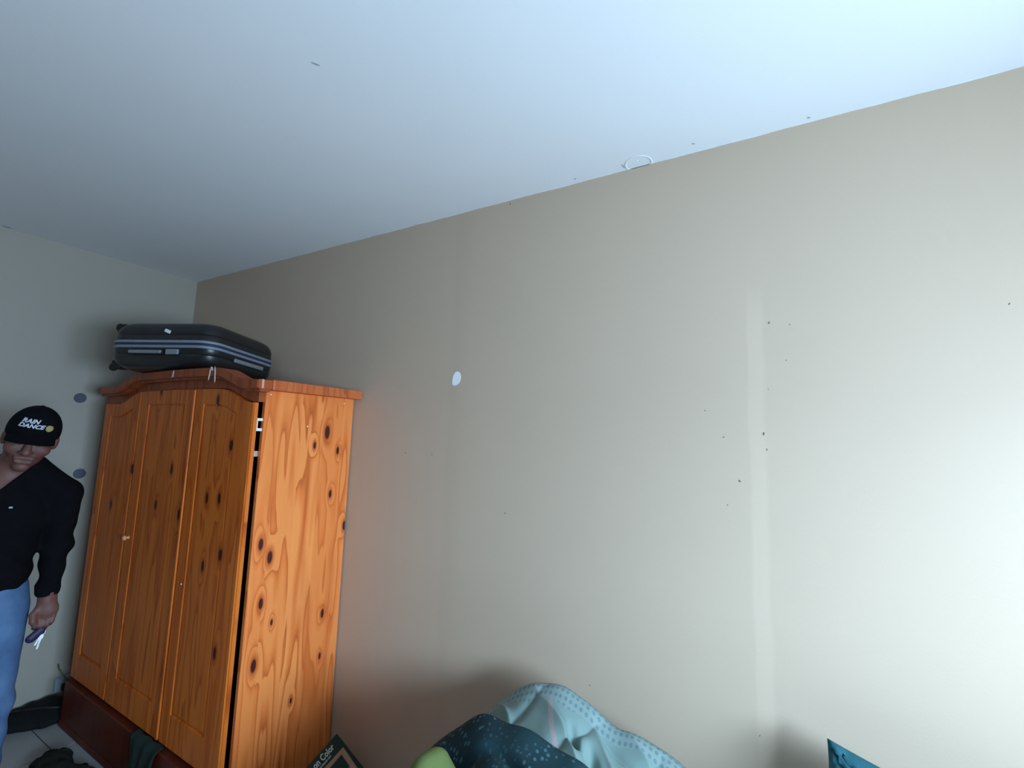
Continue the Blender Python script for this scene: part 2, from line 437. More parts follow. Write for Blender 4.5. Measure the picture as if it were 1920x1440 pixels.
# ceiling marks: blistered plaster ring, specks, a short crack
bm = bmesh.new()
cx, cy, R_ = -.42, 1.672, .054
prof = [(R_ - .010, .0), (R_ - .005, -.0018), (R_, 0.0)]
n = 40; rings = []
for pr, pz in prof: rings.append([bm.verts.new((cx + pr * math.cos(2 * math.pi * k / n), min(YB - .0005, cy + pr * math.sin(2 * math.pi * k / n)), H + pz - .0005)) for k in range(n)])
for i in range(2):
    for k in range(n): bm.faces.new((rings[i][k], rings[i][(k + 1) % n], rings[i + 1][(k + 1) % n], rings[i + 1][k]))
o = bm_mesh('plaster_ring', bm, CEIL, ce); o['label'] = 'round blistered patch of ceiling plaster at the wall edge'
def ceiling_speck(x, y, l, w, rot, mat):
    pts = [(x + (a * l * math.cos(rot) - b * w * math.sin(rot)), y + (a * l * math.sin(rot) + b * w * math.cos(rot))) for a, b in ((-1, 0), (-.4, -.8), (.5, -1), (1, 0), (.4, .9), (-.5, .7))]
    m_ = len(pts); V = [(a, b, H - .002) for a, b in pts] + [(a, b, H) for a, b in pts]
    pymesh('ceiling_fleck', V, [tuple(range(m_))[::-1], tuple(range(m_, 2 * m_))] + [(i, (i + 1) % m_, (i + 1) % m_ + m_, i + m_) for i in range(m_)], mat, ce)
FLECK = plain('grey_fleck', (.33, .33, .33), .9)
for (x, y, l, w, ro) in ((-.215, 1.640, .006, .0025, .6), (.137, 1.667, .005, .0025, .5), (-.68, 1.662, .004, .0025, 0), (-1.137, .761, .012, .002, 1.0), (-3.70, .70, .02, .008, 1.6), (-.476, 1.665, .016, .0015, 1.4), (-.42, 1.652, .004, .002, 0)):
    ceiling_speck(x, y, l, w, ro, FLECK if abs(x + .42) > .01 else CEIL)

# ================================================================== wardrobe
WX0, WX1 = -3.46, -1.935            # carcass left / right
FY, DY0, DY1 = 1.200, 1.150, 1.172  # carcass front, door front and door back
BACKY = 1.688
ZC = 1.828                           # top of doors on the arch plateau
ward = empty('wardrobe', (0, 0, 0))
tag(ward, 'orange knotty pine three-door wardrobe with arched red cornice in the corner', 'wardrobe')
XM = (-3.42 - 1.92) / 2
def arch(x):                        # drop below the plateau
    d = abs(x - (-2.60))
    s = min(1, max(0, (d - .39) / .26)); s = s * s * (3 - 2 * s)
    return -.064 * s - .004 * (d / .39) ** 2 * (d < .39) - .004 * (d >= .39)
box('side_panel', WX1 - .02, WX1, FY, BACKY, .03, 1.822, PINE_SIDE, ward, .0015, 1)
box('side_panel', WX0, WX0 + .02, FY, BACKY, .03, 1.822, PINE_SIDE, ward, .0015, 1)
box('back_panel', WX0 + .02, WX1 - .02, BACKY - .008, BACKY, .03, 1.822, DARK_IN, ward)
box('top_board', WX0, WX1, FY, BACKY, 1.822, 1.838, RED_SHADED, ward)
box('bottom_board', WX0 + .02, WX1 - .02, FY + .004, BACKY - .01, .228, .246, DARK_IN, ward)
box('partition', -2.46, -2.44, FY + .01, BACKY - .01, .246, 1.82, DARK_IN, ward)
# base
bs = box('plinth', WX0 + .04, WX1 + .004, 1.128, 1.20, 0, .228, BASE_WOOD, ward, .006, 2)
box('plinth_moulding', WX0 + .037, WX1 + .006, 1.123, 1.196, .0, .030, BASE_WOOD, bs, .004, 2)
# arched cornice: frieze board, projecting crown and a bead under it
cxs = [WX0 - .05 + i * (-1.872 - (WX0 - .05)) / 80 for i in range(81)]
def band(name, x0, x1, zlo, zhi, y0, y1, mat, parent, bev=.0):
    xs_ = [x0] + [x for x in cxs if x0 + .004 < x < x1 - .004] + [x1]
    out = [(x, ZC + arch(x) + zlo) for x in xs_] + [(x, ZC + arch(x) + zhi) for x in reversed(xs_)]
    return prism(name, out, y0, y1, mat, parent, bev)
fr = band('frieze', WX0 - .005, WX1, .004, .062, 1.168, 1.199, RED_SHADED, ward)
cn = band('cornice', WX0 - .012, -1.874, .058, .096, 1.120, 1.190, RED_SHADED, ward, .004)
band('cornice_bead', WX0 - .008, -1.882, .046, .058, 1.136, 1.185, RED_SHADED, cn, .003)
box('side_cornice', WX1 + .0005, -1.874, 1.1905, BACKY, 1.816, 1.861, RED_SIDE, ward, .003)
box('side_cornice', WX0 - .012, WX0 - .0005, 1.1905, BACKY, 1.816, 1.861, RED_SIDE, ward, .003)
# dried glue runs and scuffs on the cornice
GLUE = plain('pale_dried_tape', (.55, .52, .50), .6)
def glue(px, z0, z1, w, dx=0.0, y=1.1185):
    pts = [(px + dx * t_ + random.uniform(-.0015, .0015), y, z0 + (z1 - z0) * t_) for t_ in (0, .25, .5, .75, 1)]
    tube('tape_strand', pts, [w * .5, w, w * .8, w, w * .4], GLUE, cn, 6)
glue(-2.262, 1.862, 1.925, .0028, .012); glue(-2.205, 1.85, 1.925, .0026, -.010); glue(-2.235, 1.906, 1.925, .004, -.01)
glue(-2.60, 1.888, 1.922, .0024, .006); glue(-2.62, 1.886, 1.892, .002, .03)
box('corner_scuff', -1.892, -1.8735, 1.1385, 1.150, 1.818, 1.858, plain('rubbed_pale_wood', (.60, .30, .22), .7), ward, .002)

# doors
def door(x0, x1, top, zbot, stiles, knob=None, hinge_right=False, strip=False, yoff=0.0):
    """framed door with recessed, fielded panel; top(x) gives the height of the upper edge"""
    y0, y1 = DY0 + yoff, DY1 + yoff
    sl, sr = stiles; g = .005; fld = .010; rec = .006
    px0, px1 = x0 + sl, x1 - sr; pz0 = zbot + .13
    nx = 14
    def lin(a, b): return [a + (b - a) * i / nx for i in range(nx + 1)]
    bm = bmesh.new()
    def slab(out, ya, yb):
        a = [bm.verts.new((x, ya, z)) for x, z in out]; b = [bm.verts.new((x, yb, z)) for x, z in out]; m_ = len(out)
        bm.faces.new(a); bm.faces.new(b[::-1])
        for i in range(m_): bm.faces.new((a[i], b[i], b[(i + 1) % m_], a[(i + 1) % m_]))
    X_ = lin(x0, px0); slab([(x, zbot) for x in X_] + [(x, top(x)) for x in reversed(X_)], y0, y1)
    X_ = lin(px1, x1); slab([(x, zbot) for x in X_] + [(x, top(x)) for x in reversed(X_)], y0, y1)
    X_ = lin(px0, px1); slab([(x, top(x) - .072) for x in X_] + [(x, top(x)) for x in reversed(X_)], y0, y1)
    slab([(px0, zbot), (px1, zbot), (px1, pz0), (px0, pz0)], y0, y1)
    # rounded outer edges
    es = [e for e in bm.edges if abs(e.verts[0].co.x - e.verts[1].co.x) < 1e-6 and abs(e.verts[0].co.y - y0) < 1e-6 and abs(e.verts[1].co.y - y0) < 1e-6
          and (abs(e.verts[0].co.x - x0) < 1e-6 or abs(e.verts[0].co.x - x1) < 1e-6)]
    bmesh.ops.bevel(bm, geom=es, offset=.006, segments=3, affect='EDGES')
    es = [e for e in bm.edges if abs(e.verts[0].co.x - e.verts[1].co.x) < 1e-6 and abs(e.verts[0].co.y - y0) < 1e-6 and abs(e.verts[1].co.y - y0) < 1e-6
          and (abs(e.verts[0].co.x - px0) < 1e-6 or abs(e.verts[0].co.x - px1) < 1e-6)]
    bmesh.ops.bevel(bm, geom=es, offset=.002, segments=1, affect='EDGES')
    d = bm_mesh('door', bm, PINE_DOOR_SHADED, ward)
    # panel: groove floor then bevel up to a raised field
    def loop(ins, y):
        X2 = lin(px0 + ins, px1 - ins)
        return [(x, y, pz0 + ins) for x in X2] + [(x, y, top(x) - .072 - ins) for x in reversed(X2)]
    L0, L1, L2, L3 = loop(-.002, y0 + rec), loop(g, y0 + rec), loop(g + fld, y0 + .002), loop(g + fld + .004, y0 + .002)
    V = L0 + L1 + L2; m_ = len(L0); F_ = []
    for k in (0, 1):
        for i in range(m_): F_.append((k * m_ + i, k * m_ + (i + 1) % m_, (k + 1) * m_ + (i + 1) % m_, (k + 1) * m_ + i))
    for i in range(nx): F_.append((2 * m_ + i, 2 * m_ + i + 1, 2 * m_ + m_ - 2 - i, 2 * m_ + m_ - 1 - i))
    pymesh('door_panel', V, F_, PINE_DOOR_SHADED, d)
    if knob:
        kx, kz = knob
        bm = bmesh.new(); M = Matrix.Translation((kx, y0, kz)) @ Matrix.Rotation(math.radians(90), 4, 'X')
        lathe(bm, [(.010, 0), (.0065, .006), (.0065, .010), (.012, .014), (.0135, .020), (.010, .026), (.003, .028)], 20, M)
        bm_mesh('knob', bm, plain('turned_pine_knob', (.72, .30, .12), .3, .5), d, smooth=True)
    if hinge_right:
        for hz in (1.665, 1.538):
            bm = bmesh.new()
            if hz > 1.6:      # cranked concealed hinge showing in the gap
                add_box(bm, x1 - .016, x1 - .004, y1, y1 + .007, hz - .028, hz + .028)
                add_box(bm, x1 - .016, x1 - .004, y1 + .007, FY, hz + .016, hz + .028); add_box(bm, x1 - .016, x1 - .004, y1 + .007, FY, hz - .028, hz - .016)
                h_ = bm_mesh('hinge', bm, HINGE_WHITE, d); h_['label'] = 'bright steel hinge'
            else:
                add_box(bm, x1 - .050, x1 - .018, y1, FY + .03, hz - .012, hz + .012)
                bm_mesh('hinge', bm, CHROME, d)
    if strip:
        bm = bmesh.new(); add_box(bm, x1 - .010, x1 + .004, y0 - .007, y0 + .001, zbot + .003, top(x1) - .004, .003, 2)
        bm_mesh('cover_strip', bm, PINE_DOOR_SHADED, d)
    return d
topf = lambda x: ZC + arch(x)
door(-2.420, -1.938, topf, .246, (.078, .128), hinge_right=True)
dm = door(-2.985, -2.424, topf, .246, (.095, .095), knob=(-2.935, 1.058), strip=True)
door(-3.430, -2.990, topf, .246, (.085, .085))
box('screw_head', -2.3685, -2.3635, DY0 - .003, DY0 + .001, .925, .931, HINGE_WHITE, ward, .001, 1)
for (y, z) in ((1.222, 1.800), (1.625, 1.790), (1.42, 1.665)):
    bm = bmesh.new(); lathe(bm, [(.0042, 0), (.0036, .0012)], 10, Matrix.Translation((WX1, y, z)) @ Matrix.Rotation(math.radians(90), 4, 'Y'))
    bm_mesh('screw_cap', bm, plain('pale_screw_cap', (.75, .62, .50), .5), ward)

# ================================================================== suitcase on the wardrobe
sc_M = Matrix.Translation((-2.795, 1.319, 2.044)) @ Matrix.Rotation(math.radians(22.75), 4, 'Z') @ Matrix.Rotation(math.radians(-3.0), 4, 'X')
suit = empty('suitcase'); suit.matrix_world = sc_M
tag(suit, 'charcoal hard-shell suitcase with silver zip band lying on top of the wardrobe', 'suitcase')
SL, SW, ST = .600, .530, .252
def shell_mat():
    t = NT('charcoal_hard_shell', .34, .5)
    n = t.noise(sc=220, detail=2); t.base(t.mix(t.noise(sc=8, detail=3), (.011, .011, .012), (.018, .018, .018)))
    t.bump(n, .12, .001); return t.m
SHELL = shell_mat()
BAND = plain('silver_grey_zip_tape', (.20, .225, .27), .45, .5)
ZIP = plain('dark_zip_teeth', (.03, .035, .06), .5)
GREYP = plain('grey_plastic_fitting', (.19, .20, .21), .45, .5)
BLACKP = plain('black_plastic', (.012, .012, .013), .5)
def rrect(hx, hy, r_, n=8):
    out = []
    for (sx, sy, a0) in ((1, 1, 0), (-1, 1, 90), (-1, -1, 180), (1, -1, 270)):
        for i in range(n + 1):
            a = math.radians(a0 + 90 * i / n); out.append((sx * (hx - r_) + r_ * math.cos(a), sy * (hy - r_) + r_ * math.sin(a)))
    return out
def loft(name, levels, mat, parent, caps=True):
    V, F_ = [], []; m_ = None
    for (z, hx, hy, r_) in levels:
        lp = rrect(hx, hy, r_); m_ = len(lp); V += [(x, y, z) for x, y in lp]
    for i in range(len(levels) - 1):
        for k in range(m_): F_.append((i * m_ + k, i * m_ + (k + 1) % m_, (i + 1) * m_ + (k + 1) % m_, (i + 1) * m_ + k))
    if caps:
        F_.append(tuple(range(m_))[::-1]); F_.append(tuple(range((len(levels) - 1) * m_, len(levels) * m_)))
    return pymesh(name, V, F_, mat, parent, smooth=True)
hx, hy = SL / 2, SW / 2
def shell_levels(s):
    L = []
    for z, ins in ((.018, .003), (.045, .004), (.050, .008), (.055, .004), (.075, .007), (.092, .014), (.107, .026), (.118, .044), (.124, .066), (.126, .095)):
        L.append((s * z, hx - ins, hy - ins, .085 - ins * .25))
    return L if s > 0 else L[::-1]
us = loft('upper_shell', shell_levels(1), SHELL, suit); lo = loft('lower_shell', shell_levels(-1), SHELL, suit)
for o in (us, lo):
    md = o.modifiers.new('edge', 'EDGE_SPLIT'); md.split_angle = math.radians(50)
loft('zip_band', [(.006, hx - .002, hy - .002, .084), (.007, hx + .002, hy + .002, .087), (.019, hx + .002, hy + .002, .087), (.020, hx - .002, hy - .002, .084)], BAND, suit)
loft('zip_band', [(-.020, hx - .002, hy - .002, .084), (-.019, hx + .002, hy + .002, .087), (-.007, hx + .002, hy + .002, .087), (-.006, hx - .002, hy - .002, .084)], BAND, suit)
loft('zip', [(-.0065, hx - .001, hy - .001, .085), (.0065, hx - .001, hy - .001, .085)], ZIP, suit)
# fittings on the long front face (-y) and on the right end (+x)
hd = box('carry_handle', -.150, .035, -hy - .012, -hy + .004, -.052, -.034, GREYP, suit, .006, 3)
box('handle_mount', -.155, -.125, -hy - .006, -hy + .004, -.056, -.030, BLACKP, hd, .003); box('handle_mount', .010, .040, -hy - .006, -hy + .004, -.056, -.030, BLACKP, hd, .003)
lk = box('lock', .058, .128, -hy - .009, -hy + .004, -.056, -.028, GREYP, suit, .005, 3); lk['label'] = 'grey combination lock'
eh = box('end_handle', hx - .003, hx + .010, -.10, .13, -.058, -.036, GREYP, suit, .005, 3)
st = box('sticker', -.017, .017, -hy + .0035, -hy + .0055, -.008, .008, plain('white_paper_sticker', (.80, .80, .76), .8), suit)
st.matrix_basis = Matrix.Translation((.045, -.0065, .066)) @ Matrix.Rotation(math.radians(20), 4, 'Y') @ Matrix.Translation((0, .004, 0)); st['label'] = 'small white paper sticker'
for sy in (-1, 1):
    for sz in (-1, 1):
        hz_ = sz * .098
        hs = box('wheel_housing', -hx - .010, -hx + .040, sy * (hy - .085) - .028, sy * (hy - .085) + .028, hz_ - .022, hz_ + .022, BLACKP, suit, .006)
        bm = bmesh.new(); M = Matrix.Translation((-hx - .022, sy * (hy - .085), hz_ + sz * .010)) @ Matrix.Rotation(math.radians(90), 4, 'X')
        lathe(bm, [(.014, -.010), (.020, -.008), (.021, 0), (.020, .008), (.014, .010)], 18, M)
        bm_mesh('wheel', bm, BLACKP, hs, smooth=True)

# ================================================================== bed and bedding
bed = empty('bed', (0, 0, 0)); tag(bed, 'low single bed along the taupe wall under heaped bedding', 'bed')
BX0, BX1, BY0, BY1 = -1.00, .98, .72, 1.672
WOODB = plain('brown_bed_wood', (.22, .10, .05), .6)
box('bed_base', BX0, BX1, BY0, BY1, .14, .30, WOODB, bed, .008)
for x in (BX0 + .06, BX1 - .06):
    for y in (BY0 + .06, BY1 - .06): box('leg', x - .03, x + .03, y - .03, y + .03, 0, .14, WOODB, bed, .004)
box('mattress', BX0 + .01, BX1 - .01, BY0 + .01, BY1 - .005, .30, .50, plain('pale_mattress_ticking', (.62, .63, .60), .9), bed, .03, 4)

def interp(xs_, ys_, x): return np.interp(x, xs_, ys_)
def hfield(name, x0, x1, y0, y1, zfun, zbase, mat, nx=220, ny=150):
    gx, gy = np.meshgrid(np.linspace(x0, x1, nx), np.linspace(y0, y1, ny), indexing='ij')
    Z = zfun(gx, gy)
    edge = np.minimum(np.minimum(gx - x0, x1 - gx), np.minimum(gy - y0, y1 - gy))
    w = np.clip(edge / .05, 0, 1); w = np.sqrt(1 - (1 - w) ** 2)
    Z = zbase + .002 + np.maximum(Z - zbase, .02) * w
    V = np.stack([gx, gy, Z], -1).reshape(-1, 3)
    bot = V.copy(); bot[:, 2] = zbase
    N_ = len(V); i, j = np.meshgrid(np.arange(nx - 1), np.arange(ny - 1), indexing='ij'); a = (i * ny + j).ravel()
    F_ = np.stack([a, a + ny, a + ny + 1, a + 1], 1).tolist()
    rim = [k * ny for k in range(nx)] + [(nx - 1) * ny + k for k in range(1, ny)] + [k * ny + ny - 1 for k in range(nx - 2, -1, -1)] + [k for k in range(ny - 2, 0, -1)]
    m_ = len(rim); base = [tuple(bot[r_]) for r_ in rim]
    F_ += [(rim[k], N_ + k, N_ + (k + 1) % m_, rim[(k + 1) % m_]) for k in range(m_)]
    F_.append(tuple(range(N_ + m_ - 1, N_ - 1, -1)))
    V = V.tolist() + base
    o = pymesh(name, V, F_, mat, None, smooth=True)
    return o
def sn(x, y, seed, sc):          # cheap smooth noise from a few sines
    r_ = np.random.default_rng(seed); s = 0
    for k in range(7):
        a = r_.uniform(0, 2 * np.pi); f_ = sc * r_.uniform(.5, 1.6); s = s + np.sin((x * np.cos(a) + y * np.sin(a)) * f_ + r_.uniform(0, 6.3))
    return s / 7 * 1.6

LZX = [-1.0, -.90, -.836, -.763, -.712, -.614, -.567, -.504, -.469, -.438, -.377, -.306, -.269, -.15, .0]
LZZ = [.56, .64, .705, .765, .789, .809, .792, .770, .745, .726, .735, .716, .706, .64, .56]
def light_z(x, y):
    xw = x + .02 * np.sin(y * 9)
    crest = sum(interp(LZX, LZZ, xw + o_) for o_ in np.linspace(-.032, .032, 9)) / 9 + .004
    t_ = np.where(y < 1.50, (1.50 - y) / .50, (y - 1.50) / .165)
    prof = np.where(y < 1.50, np.clip(1 - t_, 0, 1) ** .75, np.sqrt(np.clip(1 - np.clip(t_, 0, 1) ** 2.2, 0, 1)))
    z = .50 + (crest - .50) * prof
    u_ = x * .62 + y * .78 + .018 * sn(x, y, 5, 14)            # folds running down the slope
    fold = (1 - np.abs(np.sin(u_ * 30))) ** 2
    u2 = x * .85 - y * .52 + .02 * sn(x, y, 9, 12); fold2 = (1 - np.abs(np.sin(u2 * 19 + .6))) ** 3
    fade = np.clip((1.52 - y) / .08, 0, 1)
    z = z + fade * (.020 * fold - .020 * fold2) + .010 * sn(x, y, 11, 26) * fade
    u3 = x * .30 + y * .95 + .03 * sn(x, y, 31, 9); z = z - fade * .012 * (1 - np.abs(np.sin(u3 * 34 + 1.2))) ** 4
    # two deep tucks
    for (cx_, cy_, r_, d_) in ((-.545, 1.40, .026, .055), (-.475, 1.375, .034, .070)):
        z = z - d_ * np.exp(-(((x - cx_) * .9 + (y - cy_) * .5) ** 2 / (r_ * .45) ** 2 + ((x - cx_) * -.5 + (y - cy_) * .9) ** 2 / r_ ** 2))
    # rolled dotted border along the back
    z = z + .012 * np.exp(-((y - 1.515) / .03) ** 2)
    return z
def comforter_mat():
    t = NT('pale_aqua_comforter', .85, .2)
    X, Y, Z = t.xyz()
    n = t.noise(sc=5, detail=3)
    c = t.mix(n, (.155, .230, .215), (.205, .285, .262))
    d, _ = t.voro(t.scale((56, 56, 0)), sc=1.0, rand=.12)
    band_ = t.range(t.math('ADD', Y, t.math('MULTIPLY', t.math('SUBTRACT', t.noise(sc=9, detail=1), .5), .05)), 1.464, 1.470)
    dots = t.math('MULTIPLY', band_, t.range(d, .25, .36, 1, 0))
    c = t.mix(t.math('MULTIPLY', band_, .6), c, (.23, .30, .285)); c = t.mix(t.math('MULTIPLY', dots, .75), c, (.10, .17, .20))
    s = t.math('ADD', t.math('MULTIPLY', X, .83), t.math('MULTIPLY', Y, .55)); s = t.math('ADD', s, t.math('MULTIPLY', t.noise(sc=6, detail=1), .03))
    pk = t.math('MULTIPLY', t.range(s, .268, .272), t.range(s, .283, .287, 1, 0))
    c = t.mix(t.math('MULTIPLY', t.math('MULTIPLY', pk, t.math('SUBTRACT', 1.0, band_)), .8), c, (.33, .26, .25))
    t.base(c); t.bump(t.noise(sc=300, detail=1), .15, .001); return t.m
o = hfield('comforter', -1.02, .02, 1.27, 1.668, light_z, .502, comforter_mat(), 300, 150)
tag(o, 'pale aqua comforter with dotted border bunched up against the taupe wall', 'comforter')

DZX = [-1.10, -1.04, -.99, -.918, -.858, -.79, -.722, -.631, -.562, -.50, -.43, -.34, -.28]
DZZ = [.52, .56, .608, .694, .748, .790, .786, .785, .768, .757, .74, .66, .58]
def dark_z(x, y):
    xq = x + .015 * np.sin(y * 11 + 1); crest = sum(interp(DZX, DZZ, xq + o_) for o_ in np.linspace(-.055, .055, 11)) / 11 + .010
    t_ = np.where(y < 1.28, (1.28 - y) / .50, (y - 1.28) / .09)
    prof = np.where(y < 1.28, np.clip(1 - t_, 0, 1) ** .55, np.sqrt(np.clip(1 - np.clip(t_, 0, 1) ** 2, 0, 1)))
    z = .515 + (crest - .515) * prof
    rr_ = np.sqrt((x + .70) ** 2 + ((y - 1.06) * 1.2) ** 2)       # an inner roll with a crease behind it
    z = z + .030 * np.exp(-((rr_ - .10) / .05) ** 2) - .040 * np.exp(-((rr_ - .165) / .016) ** 2) * (y > 1.05)
    z = z - .16 * np.exp(-(((x + .83) / .11) ** 2 + ((y - 1.07) / .13) ** 2) ** 1.5)   # pressed down under the cushion
    u_ = x * .9 + y * .35 + .02 * sn(x, y, 21, 10)
    z = z + .004 * np.sin(u_ * 40) + .006 * sn(x, y, 25, 20)
    return z
def teal_print():
    t = NT('dark_teal_printed_cotton', .85, .2)
    n = t.noise(sc=4, detail=2)
    c = t.mix(t.range(n, .35, .65), (.008, .023, .028), (.014, .046, .054))
    d, col = t.voro(t.scale((62, 62, 30)), sc=1.0, rand=.65)
    m_ = t.math('MULTIPLY', t.range(d, .22, .36, 1, 0), t.range(t.noise(sc=7, detail=1), .36, .52, .25, 1))
    c = t.mix(t.math('MULTIPLY', m_, .6), c, (.075, .15, .175))
    d2, col2 = t.voro(t.scale((26, 40, 9)), sc=1.0, rand=.5)
    m2 = t.range(d2, .09, .13, 1, 0); c = t.mix(t.math('MULTIPLY', m2, .55), c, (.20, .28, .29))
    t.base(c); t.bump(t.noise(sc=260, detail=1), .15, .001); return t.m
o = hfield('duvet', -1.06, -.26, .80, 1.375, dark_z, .504, teal_print(), 220, 180)
tag(o, 'dark teal duvet with small pale print rumpled in front of the aqua comforter', 'duvet')

# green folded cushion at the foot of the heap
def rbox_field(F_, c, half, r_, M, k=.01):
    c = np.array(c, float); half = np.array(half, float); Mi = np.array(M.to_3x3().inverted()); R_ = np.linalg.norm(half) + r_
    def fn(P):
        q = np.abs((P - c) @ Mi.T) - half
        return np.linalg.norm(np.maximum(q, 0), axis=-1) + np.minimum(q.max(-1), 0) - r_
    F_.add(fn, c - R_, c + R_, k)
gp = empty('green_cushion', (-.820, 1.10, .508)); tag(gp, 'lime green cushion with pale blue piping at the left end of the bedding heap', 'cushion')
Mg = Matrix.Rotation(math.radians(-12), 4, 'Z') @ Matrix.Rotation(math.radians(33), 4, 'Y')
fld_ = Field((-.26, -.16, -.02), (.26, .16, .30), .006)
rbox_field(fld_, (0, 0, .090), (.095, .018, .082), .042, Mg)
fld_.sub(lambda P: P[..., 2], (-.3, -.3, -.1), (.3, .3, .004), .002)
LIME = plain('lime_green_cotton', (.125, .165, .05), .9, sc=9, var=.25, bump=.1)
fld_.build('cover', LIME, gp)
pts = []
for i in range(49):
    a = 2 * math.pi * i / 48; p = 3.3
    v = Mg @ Vector((.144 * math.copysign(abs(math.cos(a)) ** (2 / p), math.cos(a)), -.006, .131 * math.copysign(abs(math.sin(a)) ** (2 / p), math.sin(a))))
    if v.z + .090 > .006: pts.append((v.x, v.y, v.z + .090))
k0 = max(range(len(pts)), key=lambda k: (Vector(pts[k]) - Vector(pts[k - 1])).length)
tube('piping', pts[k0:] + pts[:k0], .011, plain('pale_blue_piping', (.30, .39, .41), .8), gp, 8)

# teal pillow leaning on the wall
tp = empty('teal_pillow', (.338, 1.525, .503)); tag(tp, 'bright teal pillow propped against the taupe wall at the bed head', 'pillow')
def pillow_mesh(w, h, t, nx=48, ny=36):
    V, F_ = [], []
    for s in (1, -1):
        for i in range(nx + 1):
            for j in range(ny + 1):
                u_, v_ = 2 * i / nx - 1, 2 * j / ny - 1
                k = (max(0, 1 - abs(u_) ** 2.6) * max(0, 1 - abs(v_) ** 2.6)) ** .55
                px = u_ * w / 2 * (1 - .07 * (1 - v_ * v_)); pz = v_ * h / 2 * (1 - .10 * (1 - u_ * u_))
                # gathers radiating from the corners
                ang = math.atan2(1 - abs(v_), 1 - abs(u_) + 1e-6); cor = (abs(u_) * abs(v_)) ** 2
                py = s * (t / 2 * k + .004) + .022 * cor ** .5 * math.sin(ang * 15) * k ** .3 * s + .006 * math.sin(u_ * 9 + v_ * 5) * k * s
                V.append((px, py, pz))
    m_ = (nx + 1) * (ny + 1)
    for q in range(2):
        for i in range(nx):
            for j in range(ny):
                a = q * m_ + i * (ny + 1) + j; f_ = (a, a + ny + 1, a + ny + 2, a + 1)
                F_.append(f_[::-1] if q == 0 else f_)
    rim = [i * (ny + 1) for i in range(nx + 1)] + [nx * (ny + 1) + j for j in range(1, ny + 1)] + [i * (ny + 1) + ny for i in range(nx - 1, -1, -1)] + [j for j in range(ny - 1, 0, -1)]
    for k in range(len(rim)):
        a, b = rim[k], rim[(k + 1) % len(rim)]; F_.append((a, b, b + m_, a + m_))
    return V, F_
V, F_ = pillow_mesh(.52, .33, .15)
Mp = Matrix.Translation((0, 0, .170)) @ Matrix.Rotation(math.radians(-14), 4, 'X') @ Matrix.Rotation(math.radians(10), 4, 'Y')
TEAL = plain('bright_teal_cotton', (.016, .095, .118), .8, sc=12, var=.18, bump=.1)
o = pymesh('pillow_cover', [Mp @ Vector(v) for v in V], F_, TEAL, tp, smooth=True)

# ================================================================== printed box between wardrobe and bed
bx = empty('carton', (-1.595, 1.45, 0), math.radians(18)); tag(bx, 'dark green printed carton leaning on edge between the wardrobe and the bed', 'box')
GREENC = plain('dark_green_print', (.012, .035, .026), .6)
TAN = plain('tan_printed_stripe', (.36, .21, .14), .7)
INKW = plain('pale_print_ink', (.55, .56, .54), .7)
TI = math.radians(40); CW, CDp, CT = .220, .158, .187        # slope width, half length, thickness
CM = Matrix.Translation((-.110, 0, .285)) @ Matrix.Rotation(TI, 4, 'Y')     # x runs down the tilted face, z is its normal
bm = bmesh.new(); add_box(bm, 0, CW, -CDp, CDp, -CT, 0, .003, 1)
for v in bm.verts: v.co = CM @ v.co
bm_mesh('carton_body', bm, GREENC, bx)
def on_face(name, quad, mat, h_=.0008):
    pymesh(name, [CM @ Vector((x, y, 0)) for x, y in quad] + [CM @ Vector((x, y, h_)) for x, y in quad], [(4, 5, 6, 7), (0, 1, 5, 4), (1, 2, 6, 5), (2, 3, 7, 6), (3, 0, 4, 7)], mat, bx)
on_face('printed_stripe', [(.053, -.150), (.071, -.150), (.075, .106), (.060, .136)], TAN)
on_face('printed_stripe', [(.075, .106), (.212, .096), (.212, .124), (.060, .136)], TAN)
for (body, sz, px, py, bold) in (('on Color', .036, .024, .030, .0009), ('permanent care', .0125, .0435, .020, .0003)):
    vs_, fs_ = text_mesh(body, sz, 0, bold)
    pymesh('printed_lettering', [CM @ Vector((px - v.y, py + v.x, .0010)) for v in vs_], fs_, INKW, bx)
bm = bmesh.new()
for k in range(9):
    a = 2 * math.pi * k / 9
    c_ = [bm.verts.new(CM @ Vector((.150 + r_ * math.cos(a + da), .098 + r_ * math.sin(a + da), .0014))) for r_, da in ((.004, -.3), (.016, -.16), (.020, 0), (.016, .16), (.004, .3))]
    bm.faces.new(c_)
o = bm_mesh('printed_flower', bm, plain('pale_pink_print', (.45, .29, .31), .7), bx, recalc=False)

# ================================================================== left wall fittings and floor things
DISC = plain('blue_grey_disc', (.085, .095, .125), .7)
for (y, z, lab) in ((1.120, 1.797, 'small round blue-grey disc on the pale wall, level with the cap'), (1.166, 1.331, 'small round blue-grey disc on the pale wall behind the man\'s shoulder')):
    bm = bmesh.new(); lathe(bm, [(.030, 0), (.030, .004), (.027, .006), (.010, .0065)], 24, Matrix.Translation((XL, y, z)) @ Matrix.Rotation(math.radians(90), 4, 'Y'))
    tag(bm_mesh('wall_disc', bm, DISC), lab, 'wall disc', 'round discs on the pale wall')
sk = empty('wall_socket', (XL, 1.215, .085)); tag(sk, 'small pale socket box with a dark plug low on the pale wall', 'socket')
box('socket_box', 0, .030, -.036, .036, -.025, .05, plain('pale_socket_plastic', (.38, .44, .50), .5), sk, .004)
pl_ = box('plug', .030, .062, -.012, .024, -.016, .018, BLACKP, sk, .005)
tube('cord', [(.062, .006, 0), (.085, .01, .03), (.075, -.02, .08), (.035, -.03, .11), (.012, -.03, .13)], .003, plain('olive_cord', (.14, .15, .07), .6), sk, 6)

